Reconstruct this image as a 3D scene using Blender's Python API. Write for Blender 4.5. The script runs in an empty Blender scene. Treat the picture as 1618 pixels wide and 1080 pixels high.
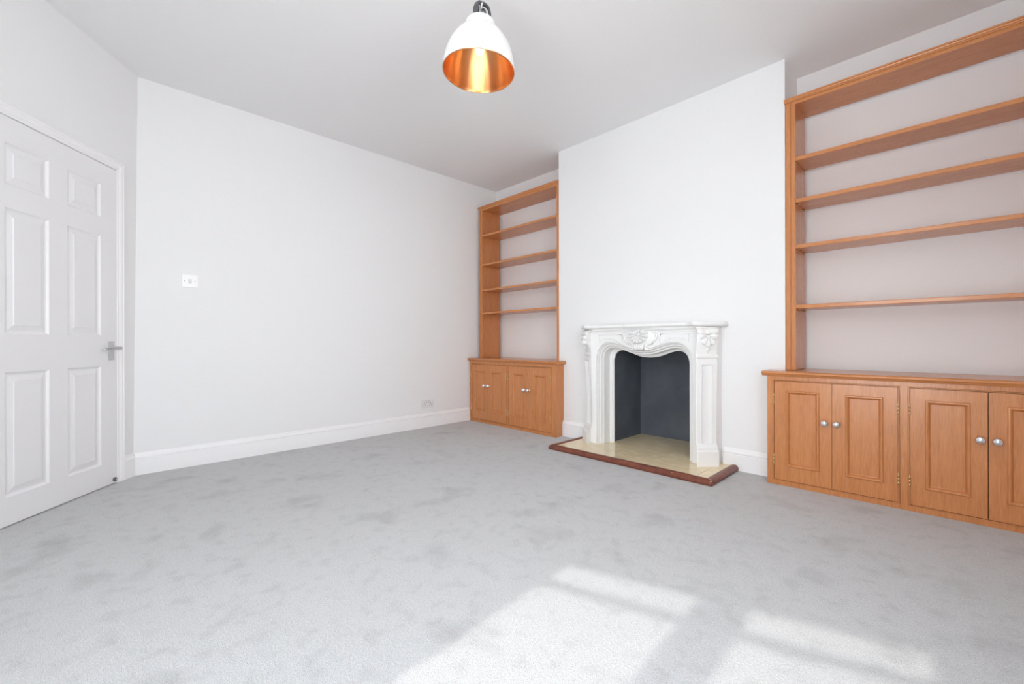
import bpy, bmesh, math, random
from math import sin, cos, pi, radians, tan
from mathutils import Vector, Matrix

random.seed(4)
scene = bpy.context.scene
COL = scene.collection

# ------------------------------------------------------------------ mesh builder
class MB:
    def __init__(s):
        s.v = []; s.f = []; s.mi = []; s.sm = []
    def add(s, verts, faces, mat=0, smooth=False, M=None):
        o = len(s.v)
        for p in verts:
            p = Vector(p)
            s.v.append(tuple(M @ p) if M is not None else tuple(p))
        for f in faces:
            s.f.append(tuple(i + o for i in f)); s.mi.append(mat); s.sm.append(smooth)
        return s
    def box(s, x0, x1, y0, y1, z0, z1, mat=0, M=None):
        v = [(x0,y0,z0),(x1,y0,z0),(x1,y1,z0),(x0,y1,z0),(x0,y0,z1),(x1,y0,z1),(x1,y1,z1),(x0,y1,z1)]
        f = [(0,3,2,1),(4,5,6,7),(0,1,5,4),(1,2,6,5),(2,3,7,6),(3,0,4,7)]
        return s.add(v, f, mat, False, M)
    def prism(s, poly, axis, a, b, mat=0, smooth=False, M=None):
        # poly: 2D points; axis 'x' -> (y,z), 'y' -> (x,z), 'z' -> (x,y)
        n = len(poly)
        def P(p, t):
            return {'x': (t, p[0], p[1]), 'y': (p[0], t, p[1]), 'z': (p[0], p[1], t)}[axis]
        v = [P(p, a) for p in poly] + [P(p, b) for p in poly]
        s.add(v, [(i, (i+1) % n, n+(i+1) % n, n+i) for i in range(n)], mat, smooth, M)
        s.add(v, [tuple(range(n))[::-1], tuple(range(n, 2*n))], mat, False, M)
        return s
    def grid(s, rows, mat=0, smooth=True, M=None, closed=False):
        nr, nc = len(rows), len(rows[0])
        v = [p for r in rows for p in r]
        f = []
        for i in range(nr-1):
            for j in range(nc if closed else nc-1):
                k = (j+1) % nc
                f.append((i*nc+j, i*nc+k, (i+1)*nc+k, (i+1)*nc+j))
        return s.add(v, f, mat, smooth, M)
    def lathe(s, prof, n=48, mat=0, M=None, smooth=True):
        rows = [[(r*cos(2*pi*k/n), r*sin(2*pi*k/n), z) for k in range(n)] for r, z in prof]
        return s.grid(rows, mat, smooth, M, True)
    def ball(s, c, r, mat=0, n=20, m=12, M=None):
        rows = []
        for i in range(m+1):
            a = -pi/2 + pi*i/m
            rows.append([(c[0]+r[0]*cos(a)*cos(2*pi*k/n), c[1]+r[1]*cos(a)*sin(2*pi*k/n), c[2]+r[2]*sin(a)) for k in range(n)])
        return s.grid(rows, mat, True, M, True)
    def tube(s, path, r, n=10, mat=0, closed=False, M=None, flat=1.0):
        path = [Vector(p) for p in path]; N = len(path); rows = []
        up = None
        for i, p in enumerate(path):
            if closed: t = path[(i+1) % N] - path[i-1]
            else: t = path[min(i+1, N-1)] - path[max(i-1, 0)]
            t.normalize()
            if up is None:
                up = Vector((0,0,1)) if abs(t.z) < .9 else Vector((1,0,0))
            x = t.cross(up)
            if x.length < 1e-6: x = t.orthogonal()
            x.normalize(); up = x.cross(t).normalized()
            rr = r[i] if isinstance(r, (list, tuple)) else r
            rows.append([tuple(p + x*rr*cos(2*pi*k/n) + up*rr*flat*sin(2*pi*k/n)) for k in range(n)])
        if closed: rows.append(rows[0])
        s.grid(rows, mat, True, M, True)
        if not closed:
            s.add(rows[0], [tuple(range(n))], mat, False, M); s.add(rows[-1], [tuple(range(n))[::-1]], mat, False, M)
        return s
    def torus(s, c, R, r, nrm='y', n=32, m=10, mat=0, M=None, sz=1.0, a0=0, a1=2*pi):
        full = abs(a1-a0-2*pi) < 1e-6
        pts = []
        k = n if full else n+1
        for i in range(k):
            a = a0+(a1-a0)*i/n
            p, q = R*cos(a), R*sin(a)*sz
            pts.append({'y': (c[0]+p, c[1], c[2]+q), 'x': (c[0], c[1]+p, c[2]+q), 'z': (c[0]+p, c[1]+q, c[2])}[nrm])
        return s.tube(pts, r, m, mat, full, M)
    def build(s, name, mats, parent=None, bevel=0, recentre=True, weld=False):
        if not isinstance(mats, (list, tuple)): mats = [mats]
        lo = Vector([min(p[i] for p in s.v) for i in range(3)]); hi = Vector([max(p[i] for p in s.v) for i in range(3)])
        c = (lo+hi)/2 if recentre else Vector((0,0,0))
        if recentre and parent is None: c.z = lo.z
        me = bpy.data.meshes.new(name)
        me.from_pydata([tuple(Vector(p)-c) for p in s.v], [], s.f)
        for m in mats: me.materials.append(m)
        for i, p in enumerate(me.polygons):
            p.material_index = s.mi[i]; p.use_smooth = s.sm[i]
        bm = bmesh.new(); bm.from_mesh(me)
        bmesh.ops.remove_doubles(bm, verts=bm.verts, dist=1e-6)
        bmesh.ops.recalc_face_normals(bm, faces=bm.faces)
        bm.to_mesh(me); bm.free(); me.update()
        o = bpy.data.objects.new(name, me); COL.objects.link(o)
        o.location = c
        if parent is not None: o.parent = parent
        if bevel:
            b = o.modifiers.new('bevel', 'BEVEL'); b.width = bevel; b.segments = 2; b.limit_method = 'ANGLE'; b.angle_limit = radians(40)
        return o

def empty(name, loc, rz=0):
    o = bpy.data.objects.new(name, None); COL.objects.link(o)
    o.location = loc; o.rotation_euler = (0,0,rz); o.empty_display_size = .1
    return o
def tag(o, label, cat, group=None):
    o['label'] = label; o['category'] = cat
    if group: o['group'] = group
    return o
def struct(o, label=None):
    o['kind'] = 'structure'
    if label: o['label'] = label
    return o

# ------------------------------------------------------------------ materials
def mat(name):
    m = bpy.data.materials.new(name); m.use_nodes = True
    nt = m.node_tree
    return m, nt, nt.nodes['Principled BSDF'], nt.nodes['Material Output']
def simple(name, col, rough=.5, metal=0, bump=0, bscale=200, spec=.5):
    m, nt, b, out = mat(name)
    b.inputs['Base Color'].default_value = (*col, 1); b.inputs['Roughness'].default_value = rough
    b.inputs['Metallic'].default_value = metal; b.inputs['Specular IOR Level'].default_value = spec
    tc = nt.nodes.new('ShaderNodeTexCoord'); n = nt.nodes.new('ShaderNodeTexNoise')
    n.inputs['Scale'].default_value = bscale; n.inputs['Detail'].default_value = 3
    nt.links.new(tc.outputs['Object'], n.inputs['Vector'])
    if bump:
        bp = nt.nodes.new('ShaderNodeBump'); bp.inputs['Strength'].default_value = bump; bp.inputs['Distance'].default_value = .002
        nt.links.new(n.outputs['Fac'], bp.inputs['Height']); nt.links.new(bp.outputs['Normal'], b.inputs['Normal'])
    else:
        mr = nt.nodes.new('ShaderNodeMapRange'); mr.inputs['To Min'].default_value = max(.02, rough*.9); mr.inputs['To Max'].default_value = min(1, rough*1.1)
        nt.links.new(n.outputs['Fac'], mr.inputs['Value']); nt.links.new(mr.outputs['Result'], b.inputs['Roughness'])
    return m

def wood(name, axis, dark, mid, light, rough=.27):
    m, nt, b, out = mat(name)
    L = nt.links.new
    tc = nt.nodes.new('ShaderNodeTexCoord'); oi = nt.nodes.new('ShaderNodeObjectInfo')
    off = nt.nodes.new('ShaderNodeVectorMath'); off.operation = 'MULTIPLY_ADD'
    L(oi.outputs['Random'], off.inputs[0]); off.inputs[1].default_value = (7.3, 5.1, 9.7); L(tc.outputs['Object'], off.inputs[2])
    mp = nt.nodes.new('ShaderNodeMapping')
    sc = {'x': (.9, 11, 11), 'z': (11, 11, .9), 'y': (11, .9, 11)}[axis]
    mp.inputs['Scale'].default_value = sc
    L(off.outputs['Vector'], mp.inputs['Vector'])
    n1 = nt.nodes.new('ShaderNodeTexNoise'); n1.inputs['Scale'].default_value = .9; n1.inputs['Detail'].default_value = 3; n1.inputs['Distortion'].default_value = .3
    L(mp.outputs['Vector'], n1.inputs['Vector'])
    # cathedral rings: sine of the stretched noise
    mu = nt.nodes.new('ShaderNodeMath'); mu.operation = 'MULTIPLY'; mu.inputs[1].default_value = 34
    L(n1.outputs['Fac'], mu.inputs[0])
    si = nt.nodes.new('ShaderNodeMath'); si.operation = 'SINE'; L(mu.outputs[0], si.inputs[0])
    # fine pores
    mp2 = nt.nodes.new('ShaderNodeMapping'); k = 6
    mp2.inputs['Scale'].default_value = tuple(x*k if x > 1 else 5 for x in sc)
    L(off.outputs['Vector'], mp2.inputs['Vector'])
    n2 = nt.nodes.new('ShaderNodeTexNoise'); n2.inputs['Scale'].default_value = 3.0; n2.inputs['Detail'].default_value = 4
    L(mp2.outputs['Vector'], n2.inputs['Vector'])
    a = nt.nodes.new('ShaderNodeMath'); a.operation = 'MULTIPLY_ADD'; a.inputs[1].default_value = .075; a.inputs[2].default_value = 0.0
    L(si.outputs[0], a.inputs[0])
    a2 = nt.nodes.new('ShaderNodeMath'); a2.operation = 'ADD'; L(a.outputs[0], a2.inputs[0]); L(n2.outputs['Fac'], a2.inputs[1])
    cr = nt.nodes.new('ShaderNodeValToRGB')
    e = cr.color_ramp.elements
    e[0].position = .05; e[0].color = (*dark, 1); e[1].position = .95; e[1].color = (*light, 1)
    x = cr.color_ramp.elements.new(.5); x.color = (*mid, 1)
    L(a2.outputs[0], cr.inputs['Fac']); L(cr.outputs['Color'], b.inputs['Base Color'])
    b.inputs['Roughness'].default_value = rough; b.inputs['Specular IOR Level'].default_value = .5
    b.inputs['Coat Weight'].default_value = .25; b.inputs['Coat Roughness'].default_value = .18
    bp = nt.nodes.new('ShaderNodeBump'); bp.inputs['Strength'].default_value = .05; bp.inputs['Distance'].default_value = .001
    L(n2.outputs['Fac'], bp.inputs['Height']); L(bp.outputs['Normal'], b.inputs['Normal'])
    return m

OAK_D, OAK_M, OAK_L = (.42,.152,.045), (.565,.218,.072), (.66,.285,.104)
oak_v = wood('oak_upright_grain', 'z', OAK_D, OAK_M, OAK_L)
oak_h = wood('oak_level_grain', 'x', OAK_D, OAK_M, OAK_L)
oak_y = wood('oak_deep_grain', 'y', OAK_D, OAK_M, OAK_L)
kerb_wood = None
wall_paint = simple('white_wall_paint', (.845,.85,.855), .75, bump=.06, bscale=120, spec=.25)
ceil_paint = simple('ceiling_paint', (.82,.82,.823), .9, bump=.05, bscale=90, spec=.15)
gloss_white = simple('white_gloss_woodwork', (.91,.91,.918), .30)
door_white = simple('door_white', (.835,.835,.85), .36)
plaster_white = simple('surround_white', (.87,.87,.865), .36, bump=.05, bscale=60)
chrome = simple('chrome', (.82,.83,.85), .09, metal=1)
satin = simple('satin_chrome', (.55,.55,.56), .28, metal=1)
gunmetal = simple('dark_polished_metal', (.16,.16,.17), .16, metal=1)
brass = simple('brass_hinge', (.70,.52,.26), .3, metal=1)
plastic = simple('white_plastic', (.93,.93,.93), .3)
socket_plastic = simple('socket_plastic', (.78,.78,.79), .35)
plastic_gap = simple('switch_gap', (.30,.30,.31), .5)
rocker_mat = simple('rocker_plastic', (.74,.74,.75), .3)
dark_hole = simple('dark_hole', (.05,.04,.035), .8)
rubber = simple('grey_rubber', (.09,.09,.095), .45)
shade_white = simple('shade_enamel', (.84,.84,.84), .3)

def mk_carpet():
    m, nt, b, out = mat('grey_carpet'); L = nt.links.new
    tc = nt.nodes.new('ShaderNodeTexCoord')
    def noise(s, d, dist=0):
        n = nt.nodes.new('ShaderNodeTexNoise'); n.inputs['Scale'].default_value = s; n.inputs['Detail'].default_value = d
        n.inputs['Distortion'].default_value = dist; L(tc.outputs['Object'], n.inputs['Vector']); return n
    big = noise(4.2, 5, .25); mid = noise(16, 4, .2); fine = noise(420, 2); fib = noise(130, 3)
    r1 = nt.nodes.new('ShaderNodeMapRange'); r1.inputs['From Min'].default_value = .56; r1.inputs['From Max'].default_value = .72
    r1.inputs['To Min'].default_value = 1; r1.inputs['To Max'].default_value = .84; L(big.outputs['Fac'], r1.inputs['Value'])
    r2 = nt.nodes.new('ShaderNodeMapRange'); r2.inputs['From Min'].default_value = .52; r2.inputs['From Max'].default_value = .72
    r2.inputs['To Min'].default_value = 1; r2.inputs['To Max'].default_value = .89; L(mid.outputs['Fac'], r2.inputs['Value'])
    r3 = nt.nodes.new('ShaderNodeMapRange'); r3.inputs['From Min'].default_value = .3; r3.inputs['From Max'].default_value = .7
    r3.inputs['To Min'].default_value = .74; r3.inputs['To Max'].default_value = 1.2; L(fine.outputs['Fac'], r3.inputs['Value'])
    r4 = nt.nodes.new('ShaderNodeMapRange'); r4.inputs['From Min'].default_value = .3; r4.inputs['From Max'].default_value = .7
    r4.inputs['To Min'].default_value = .93; r4.inputs['To Max'].default_value = 1.05; L(fib.outputs['Fac'], r4.inputs['Value'])
    def mul(a, c):
        n = nt.nodes.new('ShaderNodeMath'); n.operation = 'MULTIPLY'; L(a, n.inputs[0]); L(c, n.inputs[1]); return n.outputs[0]
    f = mul(mul(r1.outputs['Result'], r2.outputs['Result']), mul(r3.outputs['Result'], r4.outputs['Result']))
    vm = nt.nodes.new('ShaderNodeVectorMath'); vm.operation = 'SCALE'; vm.inputs[0].default_value = (.600,.603,.605); L(f, vm.inputs['Scale'])
    L(vm.outputs['Vector'], b.inputs['Base Color'])
    b.inputs['Roughness'].default_value = 1; b.inputs['Specular IOR Level'].default_value = .05
    b.inputs['Sheen Weight'].default_value = .15; b.inputs['Sheen Roughness'].default_value = .5
    ad = nt.nodes.new('ShaderNodeMath'); ad.operation = 'ADD'; L(fine.outputs['Fac'], ad.inputs[0]); L(fib.outputs['Fac'], ad.inputs[1])
    bp = nt.nodes.new('ShaderNodeBump'); bp.inputs['Strength'].default_value = .55; bp.inputs['Distance'].default_value = .006
    L(ad.outputs[0], bp.inputs['Height']); L(bp.outputs['Normal'], b.inputs['Normal'])
    return m
carpet = mk_carpet()

def mk_tile():
    m, nt, b, out = mat('cream_tile'); L = nt.links.new
    tc = nt.nodes.new('ShaderNodeTexCoord')
    n = nt.nodes.new('ShaderNodeTexNoise'); n.inputs['Scale'].default_value = 7; n.inputs['Detail'].default_value = 6; n.inputs['Distortion'].default_value = 1.2
    mp = nt.nodes.new('ShaderNodeMapping'); mp.inputs['Scale'].default_value = (1, 2.2, 1); mp.inputs['Rotation'].default_value = (0,0,.3)
    L(tc.outputs['Object'], mp.inputs['Vector']); L(mp.outputs['Vector'], n.inputs['Vector'])
    cr = nt.nodes.new('ShaderNodeValToRGB'); e = cr.color_ramp.elements
    e[0].position = .3; e[0].color = (.76,.61,.37,1); e[1].position = .7; e[1].color = (.89,.76,.52,1)
    L(n.outputs['Fac'], cr.inputs['Fac']); L(cr.outputs['Color'], b.inputs['Base Color'])
    b.inputs['Roughness'].default_value = .07
    return m
tile = mk_tile()
grout = simple('grout', (.66,.60,.47), .8)
grout_dark = simple('grout_dark', (.40,.33,.22), .8)

def mk_kerb():
    m, nt, b, out = mat('red_brown_kerb'); L = nt.links.new
    tc = nt.nodes.new('ShaderNodeTexCoord')
    n = nt.nodes.new('ShaderNodeTexNoise'); n.inputs['Scale'].default_value = 26; n.inputs['Detail'].default_value = 4
    L(tc.outputs['Object'], n.inputs['Vector'])
    cr = nt.nodes.new('ShaderNodeValToRGB'); e = cr.color_ramp.elements
    e[0].position = .3; e[0].color = (.135,.034,.019,1); e[1].position = .72; e[1].color = (.225,.064,.034,1)
    L(n.outputs['Fac'], cr.inputs['Fac'])
    # chipped varnish, denser towards the right-hand end of the front rail
    n2 = nt.nodes.new('ShaderNodeTexNoise'); n2.inputs['Scale'].default_value = 60; n2.inputs['Detail'].default_value = 3
    mp = nt.nodes.new('ShaderNodeMapping'); mp.inputs['Scale'].default_value = (.8, 2, 2); L(tc.outputs['Object'], mp.inputs['Vector']); L(mp.outputs['Vector'], n2.inputs['Vector'])
    sp = nt.nodes.new('ShaderNodeSeparateXYZ'); L(tc.outputs['Object'], sp.inputs[0])
    mr = nt.nodes.new('ShaderNodeMapRange'); mr.inputs['From Min'].default_value = -.1; mr.inputs['From Max'].default_value = .65
    mr.inputs['To Min'].default_value = -.08; mr.inputs['To Max'].default_value = .03; L(sp.outputs['X'], mr.inputs['Value'])
    ad = nt.nodes.new('ShaderNodeMath'); ad.operation = 'ADD'; L(n2.outputs['Fac'], ad.inputs[0]); L(mr.outputs['Result'], ad.inputs[1])
    gt = nt.nodes.new('ShaderNodeMapRange'); gt.inputs['From Min'].default_value = .66; gt.inputs['From Max'].default_value = .70; L(ad.outputs[0], gt.inputs['Value'])
    mx = nt.nodes.new('ShaderNodeMix'); mx.data_type = 'RGBA'
    L(gt.outputs['Result'], mx.inputs['Factor']); L(cr.outputs['Color'], mx.inputs[6]); mx.inputs[7].default_value = (.50,.24,.12,1)
    L(mx.outputs[2], b.inputs['Base Color']); b.inputs['Roughness'].default_value = .36
    return m
kerb_wood = mk_kerb()

def mk_firebox():
    m, nt, b, out = mat('slate_blue_firebox'); L = nt.links.new
    tc = nt.nodes.new('ShaderNodeTexCoord')
    n = nt.nodes.new('ShaderNodeTexNoise'); n.inputs['Scale'].default_value = 4; n.inputs['Detail'].default_value = 4
    L(tc.outputs['Object'], n.inputs['Vector'])
    cr = nt.nodes.new('ShaderNodeValToRGB'); e = cr.color_ramp.elements
    e[0].position = .35; e[0].color = (.080,.092,.115,1); e[1].position = .7; e[1].color = (.120,.134,.158,1)
    L(n.outputs['Fac'], cr.inputs['Fac']); L(cr.outputs['Color'], b.inputs['Base Color']); b.inputs['Roughness'].default_value = .6
    return m
firebox_paint = mk_firebox()

def mk_copper():
    m, nt, b, out = mat('spun_copper'); L = nt.links.new
    b.inputs['Base Color'].default_value = (.80,.42,.19,1); b.inputs['Metallic'].default_value = 1; b.inputs['Roughness'].default_value = .30
    b.inputs['Anisotropic'].default_value = .9; b.inputs['Anisotropic Rotation'].default_value = .25
    tg = nt.nodes.new('ShaderNodeTangent'); tg.direction_type = 'RADIAL'; tg.axis = 'Z'; L(tg.outputs[0], b.inputs['Tangent'])
    return m
copper = mk_copper()

def emis(name, col, s):
    m, nt, b, out = mat(name)
    b.inputs['Base Color'].default_value = (.9,.9,.9,1)
    b.inputs['Emission Color'].default_value = (*col, 1); b.inputs['Emission Strength'].default_value = s
    return m
bulb_mat = emis('lit_bulb', (1.0,.93,.82), 7)

def mk_glass():
    m, nt, b, out = mat('window_glass'); L = nt.links.new
    nt.nodes.remove(b)
    t = nt.nodes.new('ShaderNodeBsdfTransparent'); g = nt.nodes.new('ShaderNodeBsdfGlossy'); g.inputs['Roughness'].default_value = 0
    fr = nt.nodes.new('ShaderNodeFresnel'); fr.inputs['IOR'].default_value = 1.45
    ge = nt.nodes.new('ShaderNodeNewGeometry'); fm_ = nt.nodes.new('ShaderNodeMath'); fm_.operation = 'MULTIPLY_ADD'
    inv = nt.nodes.new('ShaderNodeMath'); inv.operation = 'SUBTRACT'; inv.inputs[0].default_value = 1; L(ge.outputs['Backfacing'], inv.inputs[1])
    fm_.operation = 'MULTIPLY'; L(fr.outputs[0], fm_.inputs[0]); L(inv.outputs[0], fm_.inputs[1])
    mx = nt.nodes.new('ShaderNodeMixShader'); L(fm_.outputs[0], mx.inputs[0]); L(t.outputs[0], mx.inputs[1]); L(g.outputs[0], mx.inputs[2])
    L(mx.outputs[0], out.inputs['Surface'])
    return m
glass = mk_glass()

# ------------------------------------------------------------------ room dimensions (metres; the camera stands at x=y=0)
H = 2.699
XB, YC, YA = -3.86, 3.182, 3.484          # left wall, chimney face, alcove backs
XL, XR = -2.631, -.756                    # chimney breast sides
XE = .46                                  # right-hand wall
T = .14
# wall with the door: frame (s along the wall towards the corner, n into the room)
DB = Vector((-3.706, .100, 0)); DV = Vector((-.795, .607, 0)).normalized(); DN = Vector((.607, .795, 0)).normalized()
MD = Matrix((( DV.x, -DN.x, 0, DB.x), (DV.y, -DN.y, 0, DB.y), (0,0,1,0), (0,0,0,1)))  # local (s, depth behind face, z)
# wall with the window
ELEV = radians(42); SH = Vector((-.05, .9988, 0))
W0 = Vector((-.925,-1.019,0)); W1 = Vector((.081,-.676,0))
WT = (W1-W0).normalized(); WO = Vector((WT.y, -WT.x, 0))      # along, outward
MW = Matrix(((WT.x, WO.x, 0, W0.x), (WT.y, WO.y, 0, W0.y), (0,0,1,0), (0,0,0,1)))     # local (along, outward, z)
wi = W0 - WO*.07                          # a point on the inner wall face

# floor and ceiling
def cross(p, d, q, e):
    k = (d.x*e.y - d.y*e.x); t = ((q.x-p.x)*e.y - (q.y-p.y)*e.x)/k
    return p + d*t
_pd = DB - DN*.06
_e1 = cross(_pd, DV, Vector((XB-.1,0,0)), Vector((0,1,0))); _e2 = cross(_pd, DV, W0, WT); _e3 = cross(W0, WT, Vector((XE+.1,0,0)), Vector((0,1,0)))
OUT = [(XB-.1, YA+.1), (_e1.x, _e1.y), (_e2.x, _e2.y), (_e3.x, _e3.y), (XE+.1, YA+.1)]
struct(MB().prism(OUT, 'z', -.1, 0).build('floor', carpet, recentre=False), 'pale grey cut-pile carpet')
struct(MB().prism(OUT, 'z', H, H+.1).build('ceiling', ceil_paint))

# left wall (slightly out of true at its near end)
m = MB()
n = 12; rows = []
yb = [.02 + (YA+.1-.02)*i/n for i in range(n+1)]
def xw(y, top):
    k = max(0, min(1, (YA-y)/(YA-.2)))
    return XB + (-.014 if top else .027)*k**1.6
rows = [[(xw(y, False), y, 0) for y in yb], [(xw(y, True), y, H) for y in yb], [(XB-.2, y, H) for y in yb], [(XB-.2, y, 0) for y in yb]]
m.grid(rows, smooth=False)
struct(m.build('wall_left', wall_paint))

# door wall with a shallow pocket that takes the closed door
WF = .012                                  # wall face lies this far behind the door face
DL, DR, DT = -.795, .0, 1.979
m = MB()
m.box(DR+.004, .32, WF, WF+T, 0, H, M=MD)
m.box(DL-.004, DR+.004, WF, WF+T, DT+.006, H, M=MD)
m.box(-2.75, DL-.004, WF, WF+T, 0, H, M=MD)
m.box(DL-.004, DR+.004, .075, WF+T, 0, DT+.006, M=MD)
struct(m.build('wall_door', wall_paint))

# window wall
GZ0, GZ1 = .16, 2.24                       # glazing opening
O0, O1 = -.09, 1.063+.06
m = MB()
m.box(-1.6, O0-.02, -.07, .11, 0, H, M=MW); m.box(O1+.02, 1.75, -.07, .11, 0, H, M=MW)
m.box(O0-.02, O1+.02, -.07, .11, 0, GZ0-.06, M=MW); m.box(O0-.02, O1+.02, -.07, .11, GZ1, H, M=MW)
struct(m.build('wall_window', wall_paint))
# right wall, opened for an unseen window added as extra daylight
R0, R1 = .10, 1.25
m = MB()
m.box(XE, XE+T, -1.2, R0, 0, H); m.box(XE, XE+T, R1, YA+.2, 0, H)
m.box(XE, XE+T, R0, R1, 0, .74); m.box(XE, XE+T, R0, R1, 2.24, H)
struct(m.build('wall_right', wall_paint))

# alcove backs and chimney breast
struct(MB().box(XB-.1, XL+.05, YA, YA+.15, 0, H).build('wall_alcove_left', wall_paint))
struct(MB().box(XR-.05, XE+.1, YA, YA+.15, 0, H).build('wall_alcove_right', wall_paint))
FC = -1.6935                               # fireplace centre
FBW, FBT, FBY = .348, .95, 3.655
m = MB()
m.box(XL, FC-FBW, YC, FBY+.1, 0, H); m.box(FC+FBW, XR, YC, FBY+.1, 0, H); m.box(FC-FBW, FC+FBW, YC, FBY+.1, FBT, H)
struct(m.build('wall_chimney', wall_paint))
m = MB()                                   # lining of the fire opening
m.box(FC-FBW, FC-FBW+.004, YC+.004, FBY, 0, FBT); m.box(FC+FBW-.004, FC+FBW, YC+.004, FBY, 0, FBT)
m.box(FC-FBW, FC+FBW, FBY-.004, FBY+.1, 0, FBT); m.box(FC-FBW, FC+FBW, YC+.004, FBY, FBT-.004, FBT)
struct(m.build('wall_firebox', firebox_paint), 'dark slate blue painted lining of the fire opening')

# skirting boards
SKP = [(0,0),(.020,0),(.020,.1035),(.0205,.105),(.0140,.1055),(.0135,.1095),(.0185,.1125),(.0195,.116),(.0195,.121),(.015,.129),(.010,.134),(.0085,.141),(.004,.147),(0,.148)]
def skirting(name, a, b, nrm):
    a, b, nrm = Vector(a), Vector(b), Vector(nrm)
    t = (b-a).normalized(); Ln = (b-a).length
    M = Matrix(((nrm.x, t.x, 0, a.x), (nrm.y, t.y, 0, a.y), (0,0,1,0), (0,0,0,1)))
    return struct(MB().prism(SKP, 'y', 0, Ln, M=M).build(name, gloss_white))
def wallpt(s): return DB + DV*s - DN*WF
cA = Vector((XB+.027, .183, 0))
skirting('baseboard_left', (XB+.027, .19, 0), (XB, 3.065, 0), Vector((1, .0085, 0)).normalized())
skirting('baseboard_door', wallpt(.05), wallpt(.145), DN)
skirting('baseboard_chimney_left', (XL+.05, YC, 0), (FC-.565, YC, 0), (0,-1,0))
skirting('baseboard_chimney_right', (FC+.56, YC, 0), (XR-.065, YC, 0), (0,-1,0))

# ------------------------------------------------------------------ door, architrave, handle
def panelled(m, x0, x1, z0, z1, y, rects, prof, M=None, mat=0, thick=.04, back=True):
    """front face at depth y (facing -y) with rectangles that carry an inset profile [(inset, depth)]"""
    xs = sorted({x0, x1} | {r[0] for r in rects} | {r[1] for r in rects}); zs = sorted({z0, z1} | {r[2] for r in rects} | {r[3] for r in rects})
    def inside(cx, cz): return any(r[0] < cx < r[1] and r[2] < cz < r[3] for r in rects)
    for i in range(len(xs)-1):
        for j in range(len(zs)-1):
            if not inside((xs[i]+xs[i+1])/2, (zs[j]+zs[j+1])/2):
                m.add([(xs[i],y,zs[j]),(xs[i+1],y,zs[j]),(xs[i+1],y,zs[j+1]),(xs[i],y,zs[j+1])], [(0,1,2,3)], mat, False, M)
    for r in rects:
        rings = [[(r[0]+i, y+d, r[2]+i), (r[1]-i, y+d, r[2]+i), (r[1]-i, y+d, r[3]-i), (r[0]+i, y+d, r[3]-i)] for i, d in prof]
        for a, b in zip(rings, rings[1:]):
            m.add(a+b, [(k, (k+1) % 4, 4+(k+1) % 4, 4+k) for k in range(4)], mat, False, M)
        m.add(rings[-1], [(0,1,2,3)], mat, False, M)
    yb = y+thick
    c = [(x0,z0),(x1,z0),(x1,z1),(x0,z1)]
    v = [(p[0], y, p[1]) for p in c] + [(p[0], yb, p[1]) for p in c]
    m.add(v, [(k, (k+1) % 4, 4+(k+1) % 4, 4+k) for k in range(4)] + [(4,5,6,7)], mat, False, M)

rects = []
for x0, x1 in ((-.675,-.450), (-.343,-.119)):
    rects += [(x0, x1, .143, .746), (x0, x1, .930, 1.541), (x0, x1, 1.651, 1.855)]
door = empty('door_1', DB + DV*(-.4)); struct(door, 'closed white six panel door with chrome lever handle')
Dinv = Matrix.Translation(-(DB + DV*(-.4)))
dprof = [(0,0),(.004,.003),(.009,.0085),(.013,.010),(.016,.010),(.020,.0095),(.042,.0035),(.045,.001),(.047,.001)]
m = MB(); panelled(m, DL, DR, .007, DT, 0, rects, dprof, M=Dinv @ MD, thick=.042)
m.build('door_leaf', door_white, door)
# handle: backplate, lever, screw
hx = -.047
pl = MB(); pl.box(hx-.020, hx+.020, -.007, 0, .778, .896, M=Dinv @ MD)
handle = pl.build('door_handle', satin, door, bevel=.0015)
def sub(o, mb, name, mt, bevel=0):
    """child of a part, mesh given in the thing's own space"""
    c = mb.build(name, mt, o, bevel); c.location = c.location - o.location; return c
lv = MB()
lv.tube([(hx,-.006,.852),(hx,-.018,.852),(hx,-.05,.852)], [.0105,.008,.0075], 16, M=Dinv @ MD)
lv.tube([(hx+.012,-.050,.8545),(hx,-.0505,.855),(hx-.03,-.052,.855),(hx-.065,-.052,.852),(hx-.092,-.047,.848),(hx-.112,-.038,.846)], [.0085,.009,.0085,.0072,.0058,.004], 14, M=Dinv @ MD, flat=1.15)
sub(handle, lv, 'lever', satin)
sc = MB()
for z in (.790, .884): sc.lathe([(0,.0082),(.0035,.0080),(.004,.0068)], 14, M=Dinv @ MD @ Matrix.Translation((hx,0,z)) @ Matrix.Rotation(pi/2, 4, 'X'))
sub(handle, sc, 'screw', chrome)
ds = MB()
Ms = Dinv @ MD @ Matrix.Translation((-.021,0,.0275)) @ Matrix.Rotation(pi/2, 4, 'X')
ds.lathe([(0,.012),(.006,.012),(.0085,.0105),(.012,.009),(.0135,.006),(.0135,0)], 24, M=Ms)
stop = ds.build('door_stop', rubber, door)
ds = MB(); ds.lathe([(0,.0145),(.0045,.0140),(.0055,.0120)], 16, M=Ms)
sub(stop, ds, 'screw', satin)
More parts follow.
